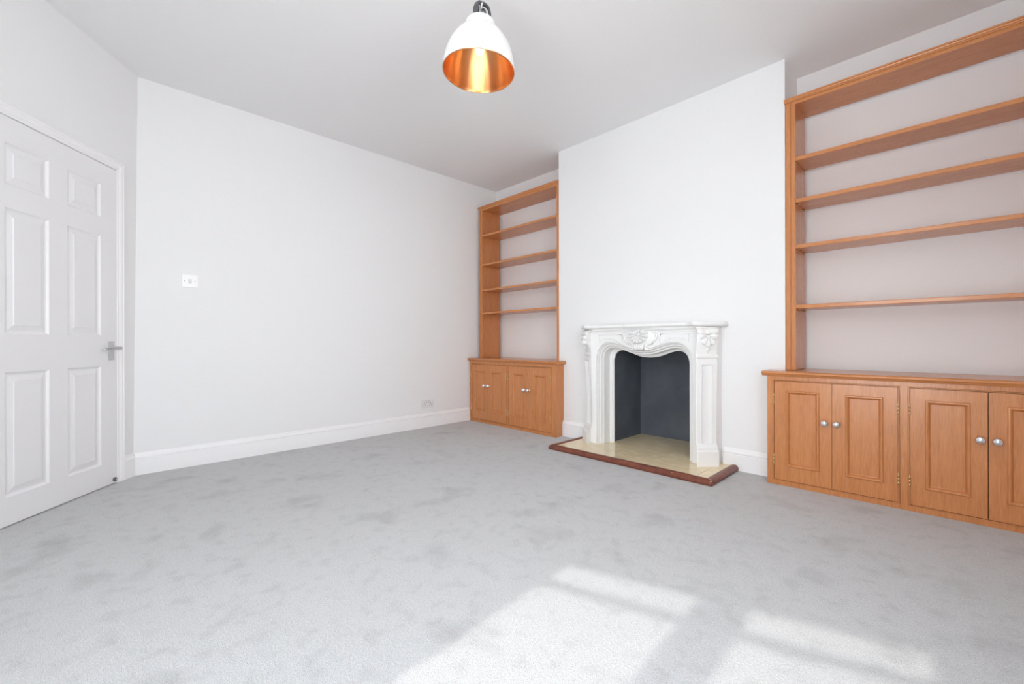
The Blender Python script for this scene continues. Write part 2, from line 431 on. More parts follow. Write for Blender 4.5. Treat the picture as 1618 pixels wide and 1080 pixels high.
# architrave (front towards the room)
AP = [(0,.0),(0,-.010),(.004,-.0135),(.010,-.0145),(.013,-.0115),(.016,-.0115),(.020,-.015),(.030,-.019),(.036,-.020),(.040,-.0165),(.043,-.0165),(.046,-.0195),(.052,-.0195),(.054,-.017),(.054,0)]
def architrave():
    m = MB(); g = .003
    rows = []
    path = [(1, DR+g, 0), (1, DR+g, None), (-1, DL-g, None), (-1, DL-g, 0)]
    for i, (sg, x, z) in enumerate(path):
        r = []
        for w, d in AP:
            zz = 0 if z == 0 else DT+.005+w
            r.append((x+sg*w, d+WF, zz))
        rows.append(r)
    m.grid(rows, smooth=False, M=MD)
    return m
struct(architrave().build('trim_1', gloss_white), 'white moulded door architrave')

# ------------------------------------------------------------------ windows (one behind the camera, one added beside it for fill)
def window(name, M, a0, a1, z0, z1, panes, bars, sill_in, label):
    """M local: (along, outward, z). panes: list of (a,b) ; bars: (z low, z high) of the transom"""
    root = empty(name, M @ Vector(((a0+a1)/2, 0, z0))); struct(root, label)
    A = Matrix.Translation(-root.location) @ M
    fr = MB()
    edges = [a0] + [e for p in panes for e in p] + [a1]
    for i in range(0, len(edges), 2):
        fr.box(edges[i], edges[i+1], -.035, .035, z0-.06, z1+.04, M=A)
    for p in panes:
        fr.box(p[0], p[1], -.03, .03, z0-.06, z0, M=A); fr.box(p[0], p[1], -.012, .012, bars[0], bars[1], M=A); fr.box(p[0], p[1], -.03, .03, z1, z1+.04, M=A)
    fr.build('window_frame', gloss_white, root)
    for p in panes:
        for q in ((z0, bars[0]), (bars[1], z1)):
            MB().box(p[0], p[1], -.003, .003, q[0], q[1], M=A).build('pane', glass, root)
    MB().box(a0-.02, a1+.02, -sill_in, -.036, z0-.085, z0-.06, M=A).build('window_sill', gloss_white, root, bevel=.004)
    return root
# the sun reaches the floor through the left light of each pair; the lintel shades the very top
window('window_1', MW, O0-.02, O1+.02, GZ0, GZ1-.04, [(-.032, .461), (.608-.005, 1.063)], (1.981, 2.009), .12, 'white window of two tall lights under small top lights')
MR = Matrix(((0,1,0,XE+.085), (1,0,0,0), (0,0,1,0), (0,0,0,1)))
window('added_fill_window', MR, R0, R1, .80, 2.20, [(R0+.06, .645), (.705, R1-.06)], (1.86, 1.92), .11, 'unseen white side window of two tall lights, added for fill daylight')  # unseen window, added to bring more diffuse daylight into the room

# ------------------------------------------------------------------ fitted cupboards and bookcases
def cupboard(name, loc, rz, x0, x1, depth, ztop, doors, splits, label, overL, overR, backL, backR, notchR):
    """local: x along the front, y=0 front face (into the wall +y). doors: (x0,x1,panel x0,panel x1,panel z0,z1,knob x, hinge side)"""
    root = empty(name, loc, rz); tag(root, label, 'cabinet', 'fitted oak alcove cabinets')
    zt = ztop-.030
    dz0, dz1 = .034, .640
    c = MB()
    # face frame: stiles, rails
    st = [x0] + [e for s in splits for e in s] + [x1]
    for i in range(0, len(st), 2):
        c.box(st[i], st[i+1], 0, .022, 0, zt)
    for s in splits:
        c.box(s[0], s[1], 0, .022, 0, dz0-.008); c.box(s[0], s[1], 0, .022, dz1+.008, zt)
        # cock bead round the opening
        b = .007
        q = .0016
        c.box(s[0]+q, s[0]+b, -.003, .02, dz0-.008+q, dz1+.008-q); c.box(s[1]-b, s[1]-q, -.003, .02, dz0-.008+q, dz1+.008-q)
        c.box(s[0]+b, s[1]-b, -.003, .02, dz0-.008+q, dz0-.0025); c.box(s[0]+b, s[1]-b, -.003, .02, dz1+.0025, dz1+.008-q)
        c.box(s[0], s[1], .0195, .0215, dz0-.008, dz0-.001); c.box(s[0], s[1], .0195, .0215, dz1+.001, dz1+.008)
        c.box(s[0], s[0]+b-.001, .0195, .0215, dz0, dz1); c.box(s[1]-b+.001, s[1], .0195, .0215, dz0, dz1)
        c.box(s[0], s[1], .022, .03, dz0-.03, dz0-.008)
    c.build('face_frame', oak_v, root, bevel=.0012)
    # end panels with a notch that clears the skirting
    for k, x in enumerate((x0, x1-.018)):
        bk = (backL, backR)[k]
        p = MB()
        if (k == 1 and notchR) or k == 0:
            poly = [(.0222,0),(bk-.024,0),(bk-.024,.115),(bk-.019,.128),(bk-.006,.150),(bk,.158),(bk,zt),(.0222,zt)]
        else:
            poly = [(.0222,0),(bk,0),(bk,zt),(.0222,zt)]
        p.prism(poly, 'x', x, x+.018)
        p.build('side_panel', oak_v, root)
    i = MB(); i.box(x0+.02, x1-.02, .06, .075, .012, zt-.002)
    i.build('inner_board', oak_h, root)
    # worktop with a moulded nosing
    w = MB()
    nose = [(depth,zt),(-.012,zt),(-.017,zt+.004),(-.019,zt+.009),(-.026,zt+.0125),(-.029,zt+.018),(-.027,zt+.0245),(-.021,zt+.0285),(-.012,zt+.030),(depth,zt+.030)]
    w.prism([(p[0], p[1]) for p in nose], 'x', x0-overL, x1+overR)
    w.build('worktop', oak_h, root, bevel=.002)
    cprof = [(0,0),(.0005,-.0055),(.003,-.0085),(.007,-.0090),(.011,-.0068),(.0145,-.0020),(.0170,.0030),(.0185,.0062),(.020,.0065)]
    for (a, b, pa, pb, pz0, pz1, kx, hs) in doors:
        d = MB(); panelled(d, a, b, dz0, dz1, .001, [(pa, pb, pz0, pz1)], cprof, thick=.019)
        do = d.build('cabinet_door', oak_v, root)
        kn = MB()
        MK = Matrix.Translation((kx, .001, .411)) @ Matrix.Rotation(pi/2, 4, 'X')
        kn.lathe([(.0,.0),(.0105,.0),(.011,.0015),(.009,.003),(.0055,.005),(.005,.010),(.007,.0125)], 24, M=MK)
        kn.ball((kx, -.0225, .411), (.0185, .0145, .0200), n=28, m=16)
        sub(do, kn, 'knob', chrome)
        hxp = a-.0018 if hs < 0 else b+.0018
        for hz in ((.498, .560), (.125, .187)):
            hn = MB()
            for q in range(3):
                z0 = hz[0]+(hz[1]-hz[0])*q/3
                hn.tube([(hxp, -.0030, z0+.0006), (hxp, -.0030, z0+(hz[1]-hz[0])/3-.0006)], .0031, 12)
            hn.ball((hxp, -.0030, hz[1]+.001), (.003,.003,.0025), n=10, m=6); hn.ball((hxp, -.0030, hz[0]-.001), (.003,.003,.0025), n=10, m=6)
            sub(do, hn, 'hinge', brass)
    return root

CLY = 3.060
k = .995
cupboard('base_cabinet', (-3.2, CLY, 0), 0, -3.836+3.2, -2.574+3.2, YA-CLY-.002, .708,
    [(-.603,-.3385,-.545,-.392,.128,.568,-.374,-1), (-.3365,-.037,-.272,-.106,.128,.568,-.311,1),
     (-.006,.2595,.064,.214,.128,.568,.226,-1), (.2615,.567,.353,.503,.128,.568,.288,1)],
    [(-.612,-.028), (-.015,.576)],
    'low oak cabinet with four panelled doors in the alcove left of the fireplace', .018, .026, YA-CLY-.004, YC-CLY-.001, True)
CRY, RA = 3.037, radians(1.3)
XO = -.822
def rx(x): return x-XO
cupboard('base_cabinet', (XO, CRY, 0), RA, 0, rx(.440), YA-CRY-.035, .7025,
    [(rx(-.782),rx(-.4935),rx(-.720),rx(-.552),.122,.585,rx(-.525),-1), (rx(-.4915),rx(-.209),rx(-.431),rx(-.268),.122,.583,rx(-.469),1),
     (rx(-.161),rx(.1105),rx(-.104),rx(.055),.125,.582,rx(.086),-1), (rx(.1145),rx(.392),rx(.173),rx(.332),.123,.578,rx(.142),1)],
    [(rx(-.791), rx(-.200)), (rx(-.170), rx(.401))],
    'low oak cabinet with panelled doors in the alcove right of the fireplace', .026, .012, YC-CRY-.001, YA-CRY-.035, False)

def bookcase(name, loc, x0, x1, st, depth, z0, z1, shelves, label, inR):
    """local: front y=0; z0 worktop; z1 top of cornice; st: face stile widths left/right"""
    root = empty(name, loc); tag(root, label, 'bookcase', 'fitted oak alcove bookcases')
    zc = z1-.025
    ia, ib = x0+st[0], x1-st[1]
    lo = z0 - loc[2]
    for k, (a, b) in enumerate(((x0, ia), (ib, x1))):
        s = MB()
        w = b-a; g = .004
        pa = (ia-.019, ib)[k]                       # deep side panel behind the stile
        s.box(pa, pa+.019, .0205, depth, lo, zc-.001)
        # peg holes for the shelf pins, on the inner face
        xi = ia+.0003 if k == 0 else ib-.0003
        for col in (.045, depth-.045):
            zz = lo+.24
            while zz < zc-.16:
                ring = [(xi, col+.0030*cos(2*pi*q/8), zz+.0030*sin(2*pi*q/8)) for q in range(8)]
                s.add(ring, [tuple(range(8))], 1); zz += .034
        s.build('side_panel', [oak_v, dark_hole], root)
        f = MB()
        gx = a+w*.52 if w > .035 else None
        if gx:
            f.box(a, gx-.002, 0, .020, lo, zc); f.box(gx-.002, gx+.002, .004, .020, lo, zc); f.box(gx+.002, b, .001, .020, lo, zc)
        else:
            f.box(a, b, 0, .020, lo, zc)
        f.build('face_stile', oak_v, root, bevel=.0012)
    t = MB(); t.box(ia-.015, ib+.015, .0205, depth, zc-.019, zc-.001)
    t.build('top_board', oak_h, root)
    r = MB(); r.box(ia, ib, .001, .020, zc-.020, zc)
    r.build('top_rail', oak_h, root, bevel=.0012)
    cn = MB()
    prof = [(.03,0),(-.003,0),(-.005,.003),(-.005,.006),(-.009,.009),(-.011,.0135),(-.011,.016),(-.015,.018),(-.016,.0225),(-.014,.025),(.03,.025)]
    cn.prism([(p[0], zc+p[1]) for p in prof], 'x', x0-.006, x1+(.006 if inR else -.001))
    cn.build('cornice', oak_h, root)
    for zs, th in shelves:
        sh = MB(); sh.prism([(.003,zs-th+.003),(.005,zs-th),(depth-.012,zs-th),(depth-.012,zs),(.005,zs),(.003,zs-.003)], 'x', ia+.001, ib-.001)
        so = sh.build('shelf', oak_h, root)
        for xx, sg in ((ia, 1), (ib, -1)):
            for col in (.045, depth-.045):
                p = MB(); p.tube([(xx, col, zs-th-.004), (xx+sg*.014, col, zs-th-.004)], .0035, 8)
                sub(so, p, 'shelf_pin', brass)
    return root
bookcase('bookcase', (-3.22, YC-.004, .7095), -3.815+3.22, -2.632+3.22, (.057, .025), .275, .7095, 2.432-.7095,
    [(2.110-.7095,.021),(1.779-.7095,.021),(1.487-.7095,.020),(1.226-.7095,.020)],
    'tall open oak bookcase standing on the cabinet left of the fireplace', False)
bookcase('bookcase', (-.15, YC-.004, .7045), -.7515+.15, .445+.15, (.054, .0465), .250, .7045, 2.430-.7045,
    [(2.052-.7045,.024),(1.787-.7045,.024),(1.497-.7045,.024),(1.117-.7045,.024)],
    'tall open oak bookcase standing on the cabinet right of the fireplace', True)

# ------------------------------------------------------------------ hearth
HZ = .032
hearth = empty('hearth', (FC, 2.93, 0)); tag(hearth, 'cream tiled hearth edged with a worn red-brown wooden kerb', 'hearth')
MH = Matrix.Translation((-FC, -2.93, 0))
hx0, hx1, hy0 = FC-.652, FC+.664, 2.695
slab = MB(); slab.box(hx0+.045, hx1-.045, hy0+.05, YC-.001, 0, HZ-.003, M=MH)
slab.box(FC-FBW+.005, FC+FBW-.005, YC-.001, FBY-.005, 0, HZ-.003, M=MH)
# individual tiles, with grout joints between
gx = [hx0+.045] + [FC-.545+.364*i for i in range(4)] + [hx1-.045]
gy = [hy0+.05, 2.868, 3.104, 3.36, FBY-.005]
for i in range(len(gx)-1):
    for j in range(len(gy)-1):
        a, b, c, d = gx[i]+.0015, gx[i+1]-.0015, gy[j]+.0015, gy[j+1]-.0015
        if j >= 2:
            a, b = max(a, FC-FBW+.005), min(b, FC+FBW-.005)
            if b-a < .01: continue
        slab.box(a, b, c, d, HZ-.006, HZ, 1, M=MH)
        if j == 1:
            pass
for a, b in ((hx0+.045, FC-.5465), (FC+.5485, hx1-.045)):    # strip beside the jambs, back to the wall
    slab.box(a, b, 3.1055, YC-.002, HZ-.006, HZ, 1, M=MH)
for i in range(1, 4):
    a, b = FC-.545+.364*(i-1)+.0015, FC-.545+.364*i-.0015
slab.box(FC-.5435, FC+.5455, 3.1055, YC-.0015, HZ-.006, HZ-.0005, 1, M=MH)
slab.build('tile_slab', [grout, tile], hearth)
def kerb_prof(n=10):
    # flat inside, rounded outside; local (across outward, z)
    p = [(-.048,0),(-.048,HZ+.002),(-.040,HZ+.006)]
    for i in range(n+1):
        a = pi/2 - (pi/2)*i/n
        p.append((-.026+.026*cos(a), .012+(HZ-.004)*sin(a)))
    p.append((-.004, 0))
    return p
def kerb(a, b, ca, cb):
    """a,b: end points of outer edge ; ca/cb: mitre shift per unit of inward distance"""
    a, b = Vector(a), Vector(b); t = (b-a).normalized(); o = Vector((t.y, -t.x, 0))
    rows = []
    P = kerb_prof()
    for e, c in ((a, ca), (b, cb)):
        rows.append([tuple(e + o*w + t*(-w*c) + Vector((0,0,z))) for w, z in P])
    m = MB(); m.grid(rows, smooth=False, M=MH, closed=True)
    m.add(rows[0], [tuple(range(len(P)))], M=MH); m.add(rows[1], [tuple(range(len(P)))[::-1]], M=MH)
    return m
kerb((hx0, hy0, 0), (hx1, hy0, 0), 1, -1).build('kerb', kerb_wood, hearth, bevel=.0008)
kerb((hx1, hy0, 0), (hx1, YC-.022, 0), 1, 0).build('kerb', kerb_wood, hearth, bevel=.0008)
kerb((hx0, YC-.022, 0), (hx0, hy0, 0), 0, -1).build('kerb', kerb_wood, hearth, bevel=.0008)
chip = MB()                               # bare wood showing where the corner mitre is chipped
chip.ball((hx1-.010, hy0+.008, .030), (.006, .004, .006), M=MH, n=10, m=6)
chip.ball((hx1-.018, hy0+.020, .0385), (.009, .0025, .002), M=MH @ Matrix.Translation((0,0,0)), n=10, m=6)
bare = simple('bare_chipped_wood', (.62,.36,.20), .7)
co = chip.build('chipped_corner', bare, hearth); co['label'] = 'pale chipped wood at the kerb corner'

# ------------------------------------------------------------------ fireplace surround
sur = empty('fireplace_surround', (FC, 3.08, HZ)); tag(sur, 'white moulded fireplace surround with shell carvings standing on the cream hearth', 'fireplace')
MS = Matrix.Translation((0, -3.08, -HZ))       # s is measured from the centre line, y and z are in the room
def spline(pts, n):
    out = []
    for i in range(len(pts)-1):
        p0 = pts[max(i-1,0)]; p1 = pts[i]; p2 = pts[i+1]; p3 = pts[min(i+2, len(pts)-1)]
        for k in range(n):
            t = k/n
            out.append(tuple(.5*((2*b) + (-a+c)*t + (2*a-5*b+4*c-d)*t*t + (-a+3*b-3*c+d)*t**3) for a, b, c, d in zip(p0, p1, p2, p3)))
    out.append(pts[-1]); return out
half = [(0,.784),(.065,.788),(.125,.8015),(.190,.8235),(.240,.8355),(.280,.8375),(.315,.828),(.341,.806),(.355,.775),(.361,.735),(.361,.60),(.361,.40),(.361,.20),(.361,HZ)]
hc = spline(half, 8)
arch = [(-a, b) for a, b in hc[::-1]] + hc[1:]
slipc = []
for a, b in arch:
    sc_ = .325/.361
    slipc.append((a*sc_, HZ if b <= HZ+1e-6 else b - (.022 if b > .74 else .022*max(0, (b-.6)/.14))))
def normals(c):
    out = []
    for i in range(len(c)):
        a = c[max(i-1,0)]; b = c[min(i+1, len(c)-1)]
        dx, dz = b[0]-a[0], b[1]-a[1]; L_ = math.hypot(dx, dz)
        out.append((-dz/L_, dx/L_))
    return out
nr = normals(arch)
prof = [(0,3.090),(.0008,3.080),(.004,3.074),(.009,3.0735),(.013,3.077),(.0150,3.086),(.0165,3.086),(.0170,3.063),(.0195,3.056),(.0245,3.053),(.029,3.055),(.0312,3.062),(.0325,3.062),(.0330,3.044),(.0355,3.038),(.039,3.036),(.0425,3.039),(.0435,3.046),(.0448,3.046),(.0455,3.031),(.048,3.030)]
fm = MB()
FT = .992
rows = [[(a, 3.168, b) for a, b in arch]]
for d, y in prof:
    rows.append([(a+n_[0]*d, y, max(HZ, b+n_[1]*d)) for (a, b), n_ in zip(arch, nr)])
ob = []
for (a, b), n_ in zip(arch, nr):
    x, z = a+n_[0]*.048, max(HZ, b+n_[1]*.048)
    if abs(x) < .30: ob.append((x*1.0, FT))
    elif z < .70: ob.append((math.copysign(.472, x), z))
    else:
        # spread along the corner
        ang = math.atan2(z-.70, abs(x)-.30)
        cx, cz = .172, FT-.70
        tt = min(cx/max(1e-6, cos(ang)), cz/max(1e-6, sin(ang)))
        ob.append((math.copysign(.30+tt*cos(ang), x), .70+tt*sin(ang)))
rows.append([(a, 3.030, b) for a, b in ob]); rows.append([(a, 3.17, b) for a, b in ob])
fm.grid(rows, smooth=True, M=MS)
fo = fm.build('arched_frame', plaster_white, sur)
es = fo.modifiers.new('edge', 'EDGE_SPLIT'); es.split_angle = radians(38)
sl = MB()
rows = [[(a, 3.166, b) for a, b in arch], [(a, 3.166, b) for a, b in slipc]]
rows[0] = [((a+n_[0]*.02), 3.166, max(HZ, b+n_[1]*.02)) for (a, b), n_ in zip(arch, nr)]
mid = [((a*.3+c*.7), 3.162, (b*.3+d*.7)) for (a, b), (c, d) in zip(arch, slipc)]
rows = [rows[0], [((a*.75+c*.25), 3.166, (b*.75+d*.25)) for (a, b), (c, d) in zip(arch, slipc)], [((a*.7+c*.3), 3.160, (b*.7+d*.3)) for (a, b), (c, d) in zip(arch, slipc)],
        [((a*.4+c*.6), 3.160, (b*.4+d*.6)) for (a, b), (c, d) in zip(arch, slipc)], [((a*.35+c*.65), 3.166, (b*.35+d*.65)) for (a, b), (c, d) in zip(arch, slipc)],
        [(a, 3.166, b) for a, b in slipc], [(a, 3.184, b) for a, b in slipc]]
sl.grid(rows, smooth=False, M=MS)
sl.build('inner_slip', plaster_white, sur)

# mantel shelf with breaks over the centre and the pilasters
plan = [(-.590,3.181),(-.600,3.150),(-.602,3.085),(-.590,3.062),(-.490,2.958),(-.470,2.945),(-.440,2.945),(-.420,2.955),(-.400,2.982),(-.375,2.992),(-.140,2.992),(-.118,2.985),(-.100,2.966),(-.080,2.960)]
plan = plan + [(-a, b) for a, b in plan[::-1]]
SC = Vector((0, 3.12))
msf = MB()
prof2 = [(.022,.991),(.020,.994),(.013,.997),(.010,.999),(.006,1.000),(.001,1.003),(.0,1.008),(.001,1.015),(.004,1.021),(.009,1.0245),(.012,1.025)]
rows = []
pn = []
for i in range(len(plan)):
    a = Vector(plan[max(i-1,0)]); b = Vector(plan[min(i+1,len(plan)-1)]); d = (b-a).normalized(); pn.append(Vector((-d.y, d.x)))
for off, z in prof2:
    rows.append([(p[0]+n_.x*off, min(3.181, p[1]+n_.y*off), z) for p, n_ in zip(plan, pn)])
msf.grid(rows, smooth=False, M=MS)
msf.add(rows[0], [tuple(range(len(plan)))], M=MS); msf.add(rows[-1], [tuple(range(len(plan)))], M=MS)
bk = [r[0] for r in rows]; bk2 = [r[-1] for r in rows]
msf.add(bk + bk2[::-1], [tuple(range(2*len(bk)))], M=MS)
msf.build('mantel_shelf', plaster_white, sur)
# under-shelf bed moulding along the frieze
bm_ = MB(); bm_.prism([(3.031,.955),(3.026,.962),(3.024,.970),(3.018,.974),(3.010,.982),(3.006,.9915),(3.031,.9915)], 'x', -.44, .44, M=MS)
bm_.build('bed_moulding', plaster_white, sur)

def shell(m, M, R, nl, a0, a1, depth, r0=.15, sq=1.0):
    """scallop fan in the (u, out, v) plane; angles measured from +u towards +v"""
    na, nrr = nl*8, 12
    rows = []
    for i in range(nrr+1):
        q = i/nrr; row = []
        for j in range(na+1):
            t = j/na; a = a0+(a1-a0)*t
            lobe = abs(sin(pi*nl*t))
            rr = R*(r0+(1-r0)*q*(.90+.10*lobe**.6))
            h = depth*(.30+.70*sin(min(1, q*1.1)*pi*.62))*(.22+.78*lobe**.8)
            if q > .93: h *= .55
            if i == nrr: h = -.003
            if i == 0: h = depth*.45
            if j in (0, na): h *= .3
            row.append((rr*cos(a), -h, rr*sin(a)*sq))
        rows.append(row)
    m.grid(rows, smooth=True, M=M)

# centre carving: scallop with scrolled hinge and a reeded stem
cv = MB()
cz = .930
MC = MS @ Matrix.Translation((0, 3.028, cz))
rows = []                                   # raised cartouche behind the scallop
nth = 40
for q, o_ in ((1.0,.002),(.95,-.006),(.80,-.011),(.0,-.016)):
    rows.append([(.118*q*cos(2*pi*j/nth)*(1+.06*cos(4*pi*j/nth)), o_, -.018+.074*q*sin(2*pi*j/nth)) for j in range(nth)])
cv.grid(rows, smooth=True, M=MC, closed=True)
shell(cv, MC @ Matrix.Translation((0, -.012, .012)), .076, 9, radians(-205), radians(25), .052, .16, .95)
for i in range(5):
    a = radians(25+130*i/4)
    cv.ball((.034*cos(a)*1.35, -.022, .022+.018*sin(a)), (.0125, .014, .011), n=14, m=8, M=MC)
cv.ball((0, -.026, .012), (.014, .014, .012), n=14, m=8, M=MC)
for i in (-2,-1,0,1,2):
    cv.tube([(i*.0165*1.15, -.014, -.052), (i*.0165, -.026, -.072), (i*.0150, -.026, -.095), (i*.0135, -.012, -.108)], [.007,.0095,.0095,.007], 10, M=MC)
for sg in (-1, 1):
    cv.tube([(sg*.075, -.004, -.045), (sg*.060, -.014, -.068), (sg*.048, -.018, -.083), (sg*.050, -.016, -.099), (sg*.070, -.010, -.104), (sg*.100, -.004, -.101)], [.004,.007,.008,.008,.007,.004], 10, M=MC)
    cv.tube([(sg*.128, 0, .035), (sg*.140, -.006, .005), (sg*.128, -.008, -.030), (sg*.100, -.008, -.062)], [.006,.008,.008,.006], 10, M=MC)
o = cv.build('shell_carving', plaster_white, sur)

# raised outline of the two frieze panels
for sg in (-1, 1):
    pm = MB()
    up = [(.165,.945),(.365,.945),(.375,.930),(.378,.90)]
    lo = [(.375,.885),(.35,.903),(.315,.915),(.28,.917),(.24,.910),(.205,.895),(.17,.875)]
    loop = [(sg*a, 3.029, b) for a, b in spline(up+lo+[(.155,.90)], 3)]
    pm.tube(loop, .0042, 8, closed=True, M=MS)
    pm.build('panel_moulding', plaster_white, sur)

# canted pilasters
def pilaster(sg, A, B, kr=1.0):
    A, B = Vector(A), Vector(B)
    f = (B-A).normalized(); nrm = Vector((f.y, -f.x))
    if nrm.y > 0: nrm = -nrm
    W_ = (B-A).length
    us = [0,.035,.15,.215,.225,.238,.265,.28,.72,.735,.762,.775,.785,.85,.965,1]
    body = MB()
    def ring(z, rec, grow, panel):
        pts = [(A.x - sg*.0, 3.035)]
        for u in us:
            uu = .5+(u-.5)*(1+2*grow/W_)
            d = 0
            if panel and .22 < u < .78: d = .013 if .25 < u < .75 else -.004
            if u in (0, 1): d = max(d, .003)
            p = A + f*W_*uu - nrm*(rec*kr-grow+d)
            pts.append((p.x, p.y))
        e = Vector(pts[-1])
        pts += [(e.x - sg*.006, e.y+.012), (sg*.548, 3.10), (sg*.545, 3.18), (A.x-sg*.02, 3.18)]
        return [(x, y, z) for x, y in pts]
    zz = [(.988,.012,0,0),(.965,.004,0,0),(.93,.000,0,0),(.88,.002,0,0),(.83,.012,0,0),(.800,.013,.000,0),(.793,.010,.002,0),(.785,.010,.006,0),(.776,.010,.006,0),(.772,.014,.001,0),(.765,.014,0,0),
          (.735,.010,0,0),(.730,.010,0,0),(.722,.010,0,1),(.68,.011,0,1),(.60,.015,0,1),(.50,.018,0,1),(.40,.020,0,1),(.30,.021,0,1),(.24,.021,0,1),(.192,.020,0,1),(.186,.018,0,0),(.175,.013,0,0),(.162,.007,0,0)]
    R_ = [ring(z, r, g, p) for z, r, g, p in zz]
    body.grid(R_, smooth=False, M=MS, closed=True)
    body.add(R_[0], [tuple(range(len(R_[0])))], M=MS)
    po = body.build('pilaster', plaster_white, sur)
    # plinth block
    pb = MB()
    R_ = [ring(z, r, g, 0) for z, r, g in ((.1619,.007,0),(.155,.005,0),(.143,.006,.001),(.136,.001,.003),(.131,0,.004),(.128,.001,.003),(.1265,.001,.003),(.124,0,.004),(HZ,0,.004))]
    pb.grid(R_, smooth=False, M=MS, closed=True); pb.add(R_[0], [tuple(range(len(R_[0])))], M=MS); pb.add(R_[-1], [tuple(range(len(R_[0])))], M=MS)
    sub(po, pb, 'plinth', plaster_white)
    # carving on the capital: roll, scallop, drop
    c = (A+B)/2
    fx = f if sg > 0 else -f
    MF = MS @ Matrix(((fx.x, -nrm.x, 0, c.x), (fx.y, -nrm.y, 0, c.y), (0,0,1,0), (0,0,0,1)))
    cv = MB()
    hw = W_*.5-.004
    for a, b, r in ((-hw,-.022,.0175), (.024,hw,.0175), (-.020,-.008,.0195), (-.006,.007,.0205), (.009,.021,.0195)):
        cv.tube([(a, .006, .957), (a+.002, .004, .957), (b-.002, .004, .957), (b, .006, .957)], [r*.8, r, r, r*.8], 14, M=MF, flat=1.25)
    shell(cv, MF @ Matrix.Translation((0, .004, .928)), .060, 5, radians(-195), radians(15), .034, .12, 1.32)
    cv.ball((0, -.012, .922), (.010,.010,.010), n=12, m=8, M=MF)
    cv.tube([(0, .006, .858), (0, 0, .845), (0, .004, .825), (0, .010, .808)], [.004,.0065,.005,.002], 10, M=MF)
    cv.tube([(-.024, .008, .836), (-.012, .004, .832), (0, .003, .836), (.012, .004, .832), (.024, .008, .836)], [.002,.005,.005,.005,.002], 10, M=MF)
    sub(po, cv, 'shell_carving', plaster_white)
    return po
pilaster(-1, (-.462, 2.972), (-.577, 3.068), 1.7)
pilaster(1, (.472, 2.950), (.571, 3.056))

# ------------------------------------------------------------------ light switch and socket on the left wall
def xleft(y, z):
    k = max(0, min(1, (YA-y)/(YA-.2))); a = XB+.027*k**1.6; b = XB-.014*k**1.6
    return a+(b-a)*z/H
sy0, sy1, sz0, sz1 = .447, .540, 1.286, 1.377
sx = xleft(.49, 1.33)
sw = empty('light_switch', (sx, .4935, sz0)); tag(sw, 'white square light switch on the left wall beside the door', 'light switch')
w2, h2 = (sy1-sy0)/2, (sz1-sz0)
Mx = Matrix(((0,-1,0,0),(1,0,0,0),(0,0,1,0),(0,0,0,1)))      # local (along wall, behind, up): -y is out of the wall
p = MB(); p.prism([(-w2,0),(w2,0),(w2,h2),(-w2,h2)], 'y', -.0085, .004, M=Mx)
p.build('face_plate', plastic, sw, bevel=.002)
r = MB(); r.box(-.0082,.0082,-.0090,-.0086, h2/2-.0135, h2/2+.0135, 1, M=Mx)
r.prism([(-.0091,h2/2-.0120),(-.0115,h2/2+.0120),(-.0085,h2/2+.0120),(-.0085,h2/2-.0120)], 'x', -.0065, .0065, M=Mx)
r.build('rocker', [rocker_mat, plastic_gap], sw)
for x in (-.0302, .0302):
    s = MB(); s.lathe([(0,.0092),(.0032,.0092),(.0036,.0084)], 14, M=Mx @ Matrix.Translation((x,0,h2/2)) @ Matrix.Rotation(pi/2,4,'X'))
    s.box(x-.0028, x+.0028, -.0095, -.0092, h2/2-.0006, h2/2+.0006, 1, M=Mx)
    s.build('screw', [satin, dark_hole], sw)

so = empty('wall_socket', (xleft(2.5,.24), 2.502, .197)); tag(so, 'white double wall socket low on the left wall beside the oak cabinet', 'socket')
w2, h2 = .076, .086
p = MB(); p.prism([(-w2,0),(w2,0),(w2,h2),(-w2,h2)], 'y', -.0095, .004, M=Mx)
for cx in (-.036, .036):
    p.box(cx-.0035, cx+.0035, -.0098, -.0094, .046, .055, 1, M=Mx)
    p.box(cx-.0145, cx-.0075, -.0098, -.0094, .027, .032, 1, M=Mx); p.box(cx+.0075, cx+.0145, -.0098, -.0094, .027, .032, 1, M=Mx)
p.build('face_plate', [socket_plastic, dark_hole], so, bevel=.0015)
for cx in (-.014, .014):
    r = MB(); r.box(cx-.0085, cx+.0085, -.0098, -.0094, .058, .078, 1, M=Mx)
    r.prism([(-.0096,.0595),(-.0125,.0765),(-.0093,.0765),(-.0093,.0595)], 'x', cx-.007, cx+.007, M=Mx)
    r.build('rocker', [rocker_mat, plastic_gap], so)
for cx in (-.0302*2, .0302*2):
    s = MB(); s.lathe([(0,.0102),(.0030,.0102),(.0034,.0094)], 12, M=Mx @ Matrix.Translation((cx,0,.045)) @ Matrix.Rotation(pi/2,4,'X'))
    s.build('screw', satin, so)

# ------------------------------------------------------------------ pendant lamp
LD = 2.04
lx, ly = -1.565, 1.320
lamp = empty('pendant_lamp', (lx, ly, H)); tag(lamp, 'white dome pendant lamp with a copper inside hanging from the ceiling', 'pendant lamp')
ZR = 2.168-H                                # rim height in lamp space
TILT = Matrix.Translation((0,0,ZR+.30)) @ Matrix.Rotation(radians(2.6), 4, Vector((-.3, .95, 0)).normalized()) @ Matrix.Rotation(radians(-1.2), 4, Vector((.7,.7,0))) @ Matrix.Translation((0,0,-ZR-.30))
po_ = [(.1565,0),(.1572,.003),(.1555,.020),(.1525,.045),(.147,.075),(.139,.105),(.127,.135),(.112,.162),(.096,.184),(.079,.201),(.068,.209),(.0635,.213)]
neck = [(.0635,.213),(.0625,.220),(.0620,.238),(.0600,.247),(.052,.254),(.040,.2585),(.020,.261),(.0,.262)]
po_ = [(r*1.09, z*.945) for r, z in po_]; neck = [(r*1.14, z*.945) for r, z in neck]
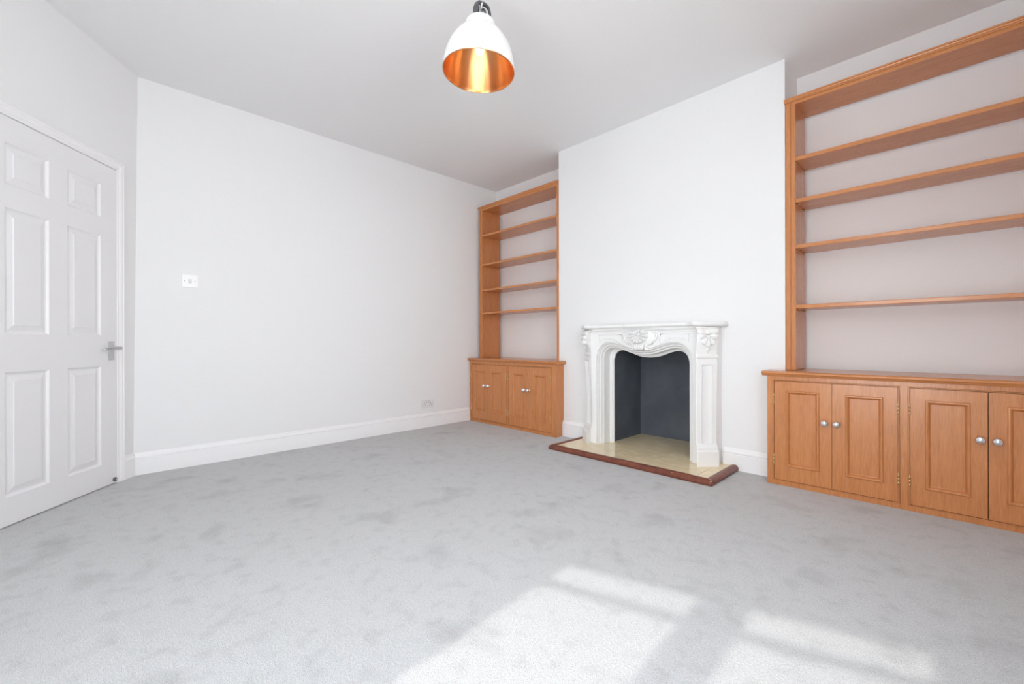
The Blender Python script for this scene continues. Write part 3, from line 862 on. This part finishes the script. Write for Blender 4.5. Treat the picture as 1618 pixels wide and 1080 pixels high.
sh = MB(); sh.lathe([(r, ZR+z) for r, z in po_+neck], 96, M=TILT)
shade = sh.build('lamp_shade', shade_white, lamp, recentre=False)
ln = MB()
inner = [(.1713,.003),(.1706,-.0012),(.1680,-.0016),(.1668,.001)] + [(r-.0034, z) for r, z in po_[2:]] + [(.0665,.208),(.0655,.224),(.055,.233),(.02,.238),(0,.239)]
ln.lathe([(r, ZR+z) for r, z in inner], 96, M=TILT)
l = ln.build('shade_lining', copper, shade, recentre=False); l['label'] = 'polished copper inside of the shade'
hb = MB(); hb.lathe([(0,.237),(.021,.237),(.022,.235),(.022,.205),(.019,.200),(.017,.185),(0,.185)], 32, M=TILT @ Matrix.Translation((0,0,ZR)))
hb.build('lamp_holder', satin, lamp, recentre=False)
bb = MB(); bb.lathe([(.0125,.186),(.013,.172),(.016,.158),(.0205,.138),(.0225,.120),(.0222,.108),(.019,.096),(.0135,.088),(.007,.0842),(0,.0835)], 36, M=TILT @ Matrix.Translation((0,0,ZR)))
bb.build('bulb', bulb_mat, lamp, recentre=False)
# chrome gallery, shackle and chain
zt = ZR+.262
zt = ZR+.248
gl = MB()
for a in range(3):                        # broad curved straps of the gallery
    ang = a*2*pi/3+.75
    for w_ in (-.005, 0, .005):
        px, py = -sin(ang)*w_, cos(ang)*w_
        gl.tube([(.042*cos(ang)+px, .042*sin(ang)+py, zt-.020), (.044*cos(ang)+px, .044*sin(ang)+py, zt+.006), (.043*cos(ang)+px, .043*sin(ang)+py, zt+.032), (.035*cos(ang)+px, .035*sin(ang)+py, zt+.056), (.020*cos(ang)+px, .020*sin(ang)+py, zt+.072), (.006*cos(ang)+px, .006*sin(ang)+py, zt+.078)], [.0062]*6, 10, M=TILT)
gl.torus((0,0,zt-.004), .044, .005, 'z', M=TILT)
gl.torus((0,0,zt+.020), .030, .006, 'y', sz=.8, M=TILT)
gl.build('shade_gallery', gunmetal, lamp, recentre=False)
st_ = MB(); st_.lathe([(0,zt-.008),(.024,zt-.007),(.026,zt-.001),(.016,zt+.004),(.0085,zt+.012),(.0075,zt+.060),(.013,zt+.072),(.014,zt+.086),(.008,zt+.094),(0,zt+.095)], 28, M=TILT)
st_.build('stem', chrome, lamp, recentre=False)
def link_path(cz, rot, R=.012, sl_=.010):
    pts = []
    for i in range(24):
        a = 2*pi*i/24
        x, z = R*cos(a), R*sin(a) + (sl_ if sin(a) > 0 else -sl_)
        pts.append((x*cos(rot), x*sin(rot), cz+z))
    return pts
ch = MB(); z = zt+.112; i = 0
while z < -.045:
    ch.tube(link_path(z, i*pi/2+.4), .003, 8, closed=True); z += .034; i += 1
ch.build('chain', chrome, lamp, recentre=False)
cb = MB(); cb.tube([(.004,.003,zt+.09),(.009,.004,zt+.12),(.004,.008,zt+.19),(.002,.002,-.03)], .0035, 8)
cb.build('cable', plastic, lamp, recentre=False)
rs = MB(); rs.lathe([(0,-.05),(.012,-.048),(.02,-.042),(.045,-.032),(.055,-.018),(.056,0),(0,0)], 40)
rs.build('ceiling_rose', chrome, lamp, recentre=False)

# ------------------------------------------------------------------ light
world = bpy.data.worlds.new('sky'); scene.world = world; world.use_nodes = True
nt = world.node_tree; bg = nt.nodes['Background']
tc = nt.nodes.new('ShaderNodeTexCoord'); sp = nt.nodes.new('ShaderNodeSeparateXYZ'); nt.links.new(tc.outputs['Generated'], sp.inputs[0])
cr = nt.nodes.new('ShaderNodeValToRGB'); e = cr.color_ramp.elements
e[0].position = .40; e[0].color = (.80,.81,.82,1); e[1].position = 1; e[1].color = (.60,.66,.74,1)
x = e.new(.53); x.color = (.955,.985,1.0,1)
mr = nt.nodes.new('ShaderNodeMapRange'); mr.inputs['From Min'].default_value = -1; mr.inputs['From Max'].default_value = 1
nt.links.new(sp.outputs['Z'], mr.inputs['Value']); nt.links.new(mr.outputs['Result'], cr.inputs['Fac']); nt.links.new(cr.outputs['Color'], bg.inputs['Color'])
bg.inputs['Strength'].default_value = 5.5

def portal(name, M, a0, a1, z0, z1, off):
    L_ = bpy.data.lights.new(name, 'AREA'); L_.shape = 'RECTANGLE'; L_.size = a1-a0; L_.size_y = z1-z0
    o = bpy.data.objects.new(name, L_); COL.objects.link(o)
    t = (M.to_3x3() @ Vector((1,0,0))); out = (M.to_3x3() @ Vector((0,1,0)))
    z = out; y = Vector((0,0,1)); x = y.cross(z)
    R = Matrix((x, y, z)).transposed().to_4x4()
    o.matrix_world = Matrix.Translation(M @ Vector(((a0+a1)/2, off, (z0+z1)/2))) @ R
    L_.cycles.is_portal = True
    return o
portal('window_daylight', MW, O0, O1, GZ0, GZ1, .105)
portal('added_window_daylight', MR, R0, R1, .80, 2.24, .05)  # sky portal of the added side window
sun = bpy.data.lights.new('sun', 'SUN'); sun.energy = .95; sun.angle = radians(.85); sun.color = (1,.97,.92)
so_ = bpy.data.objects.new('sun', sun); COL.objects.link(so_)
d = Vector((SH.x*cos(ELEV), SH.y*cos(ELEV), -sin(ELEV)))
so_.rotation_euler = d.to_track_quat('-Z', 'Y').to_euler(); so_.location = (1, -6, 5)

# ------------------------------------------------------------------ camera
cam = bpy.data.cameras.new('camera'); co_ = bpy.data.objects.new('camera', cam); COL.objects.link(co_)
cam.sensor_width = 36; cam.lens = 678.69/1618*36; cam.shift_y = .00026; cam.clip_start = .05
co_.matrix_world = Matrix.Translation((0,0,.885)) @ Matrix.Rotation(.80003, 4, 'Z') @ Matrix.Rotation(pi/2, 4, 'X') @ Matrix.Rotation(-.0023, 4, 'Z')
scene.camera = co_

vs = scene.view_settings
vs.view_transform = 'Standard'; vs.look = 'None'; vs.exposure = .86; vs.gamma = 1; vs.use_curve_mapping = False
scene.cycles.use_denoising = True
scene.cycles.max_bounces = 14; scene.cycles.diffuse_bounces = 10; scene.cycles.transparent_max_bounces = 12
scene.cycles.sample_clamp_indirect = 8
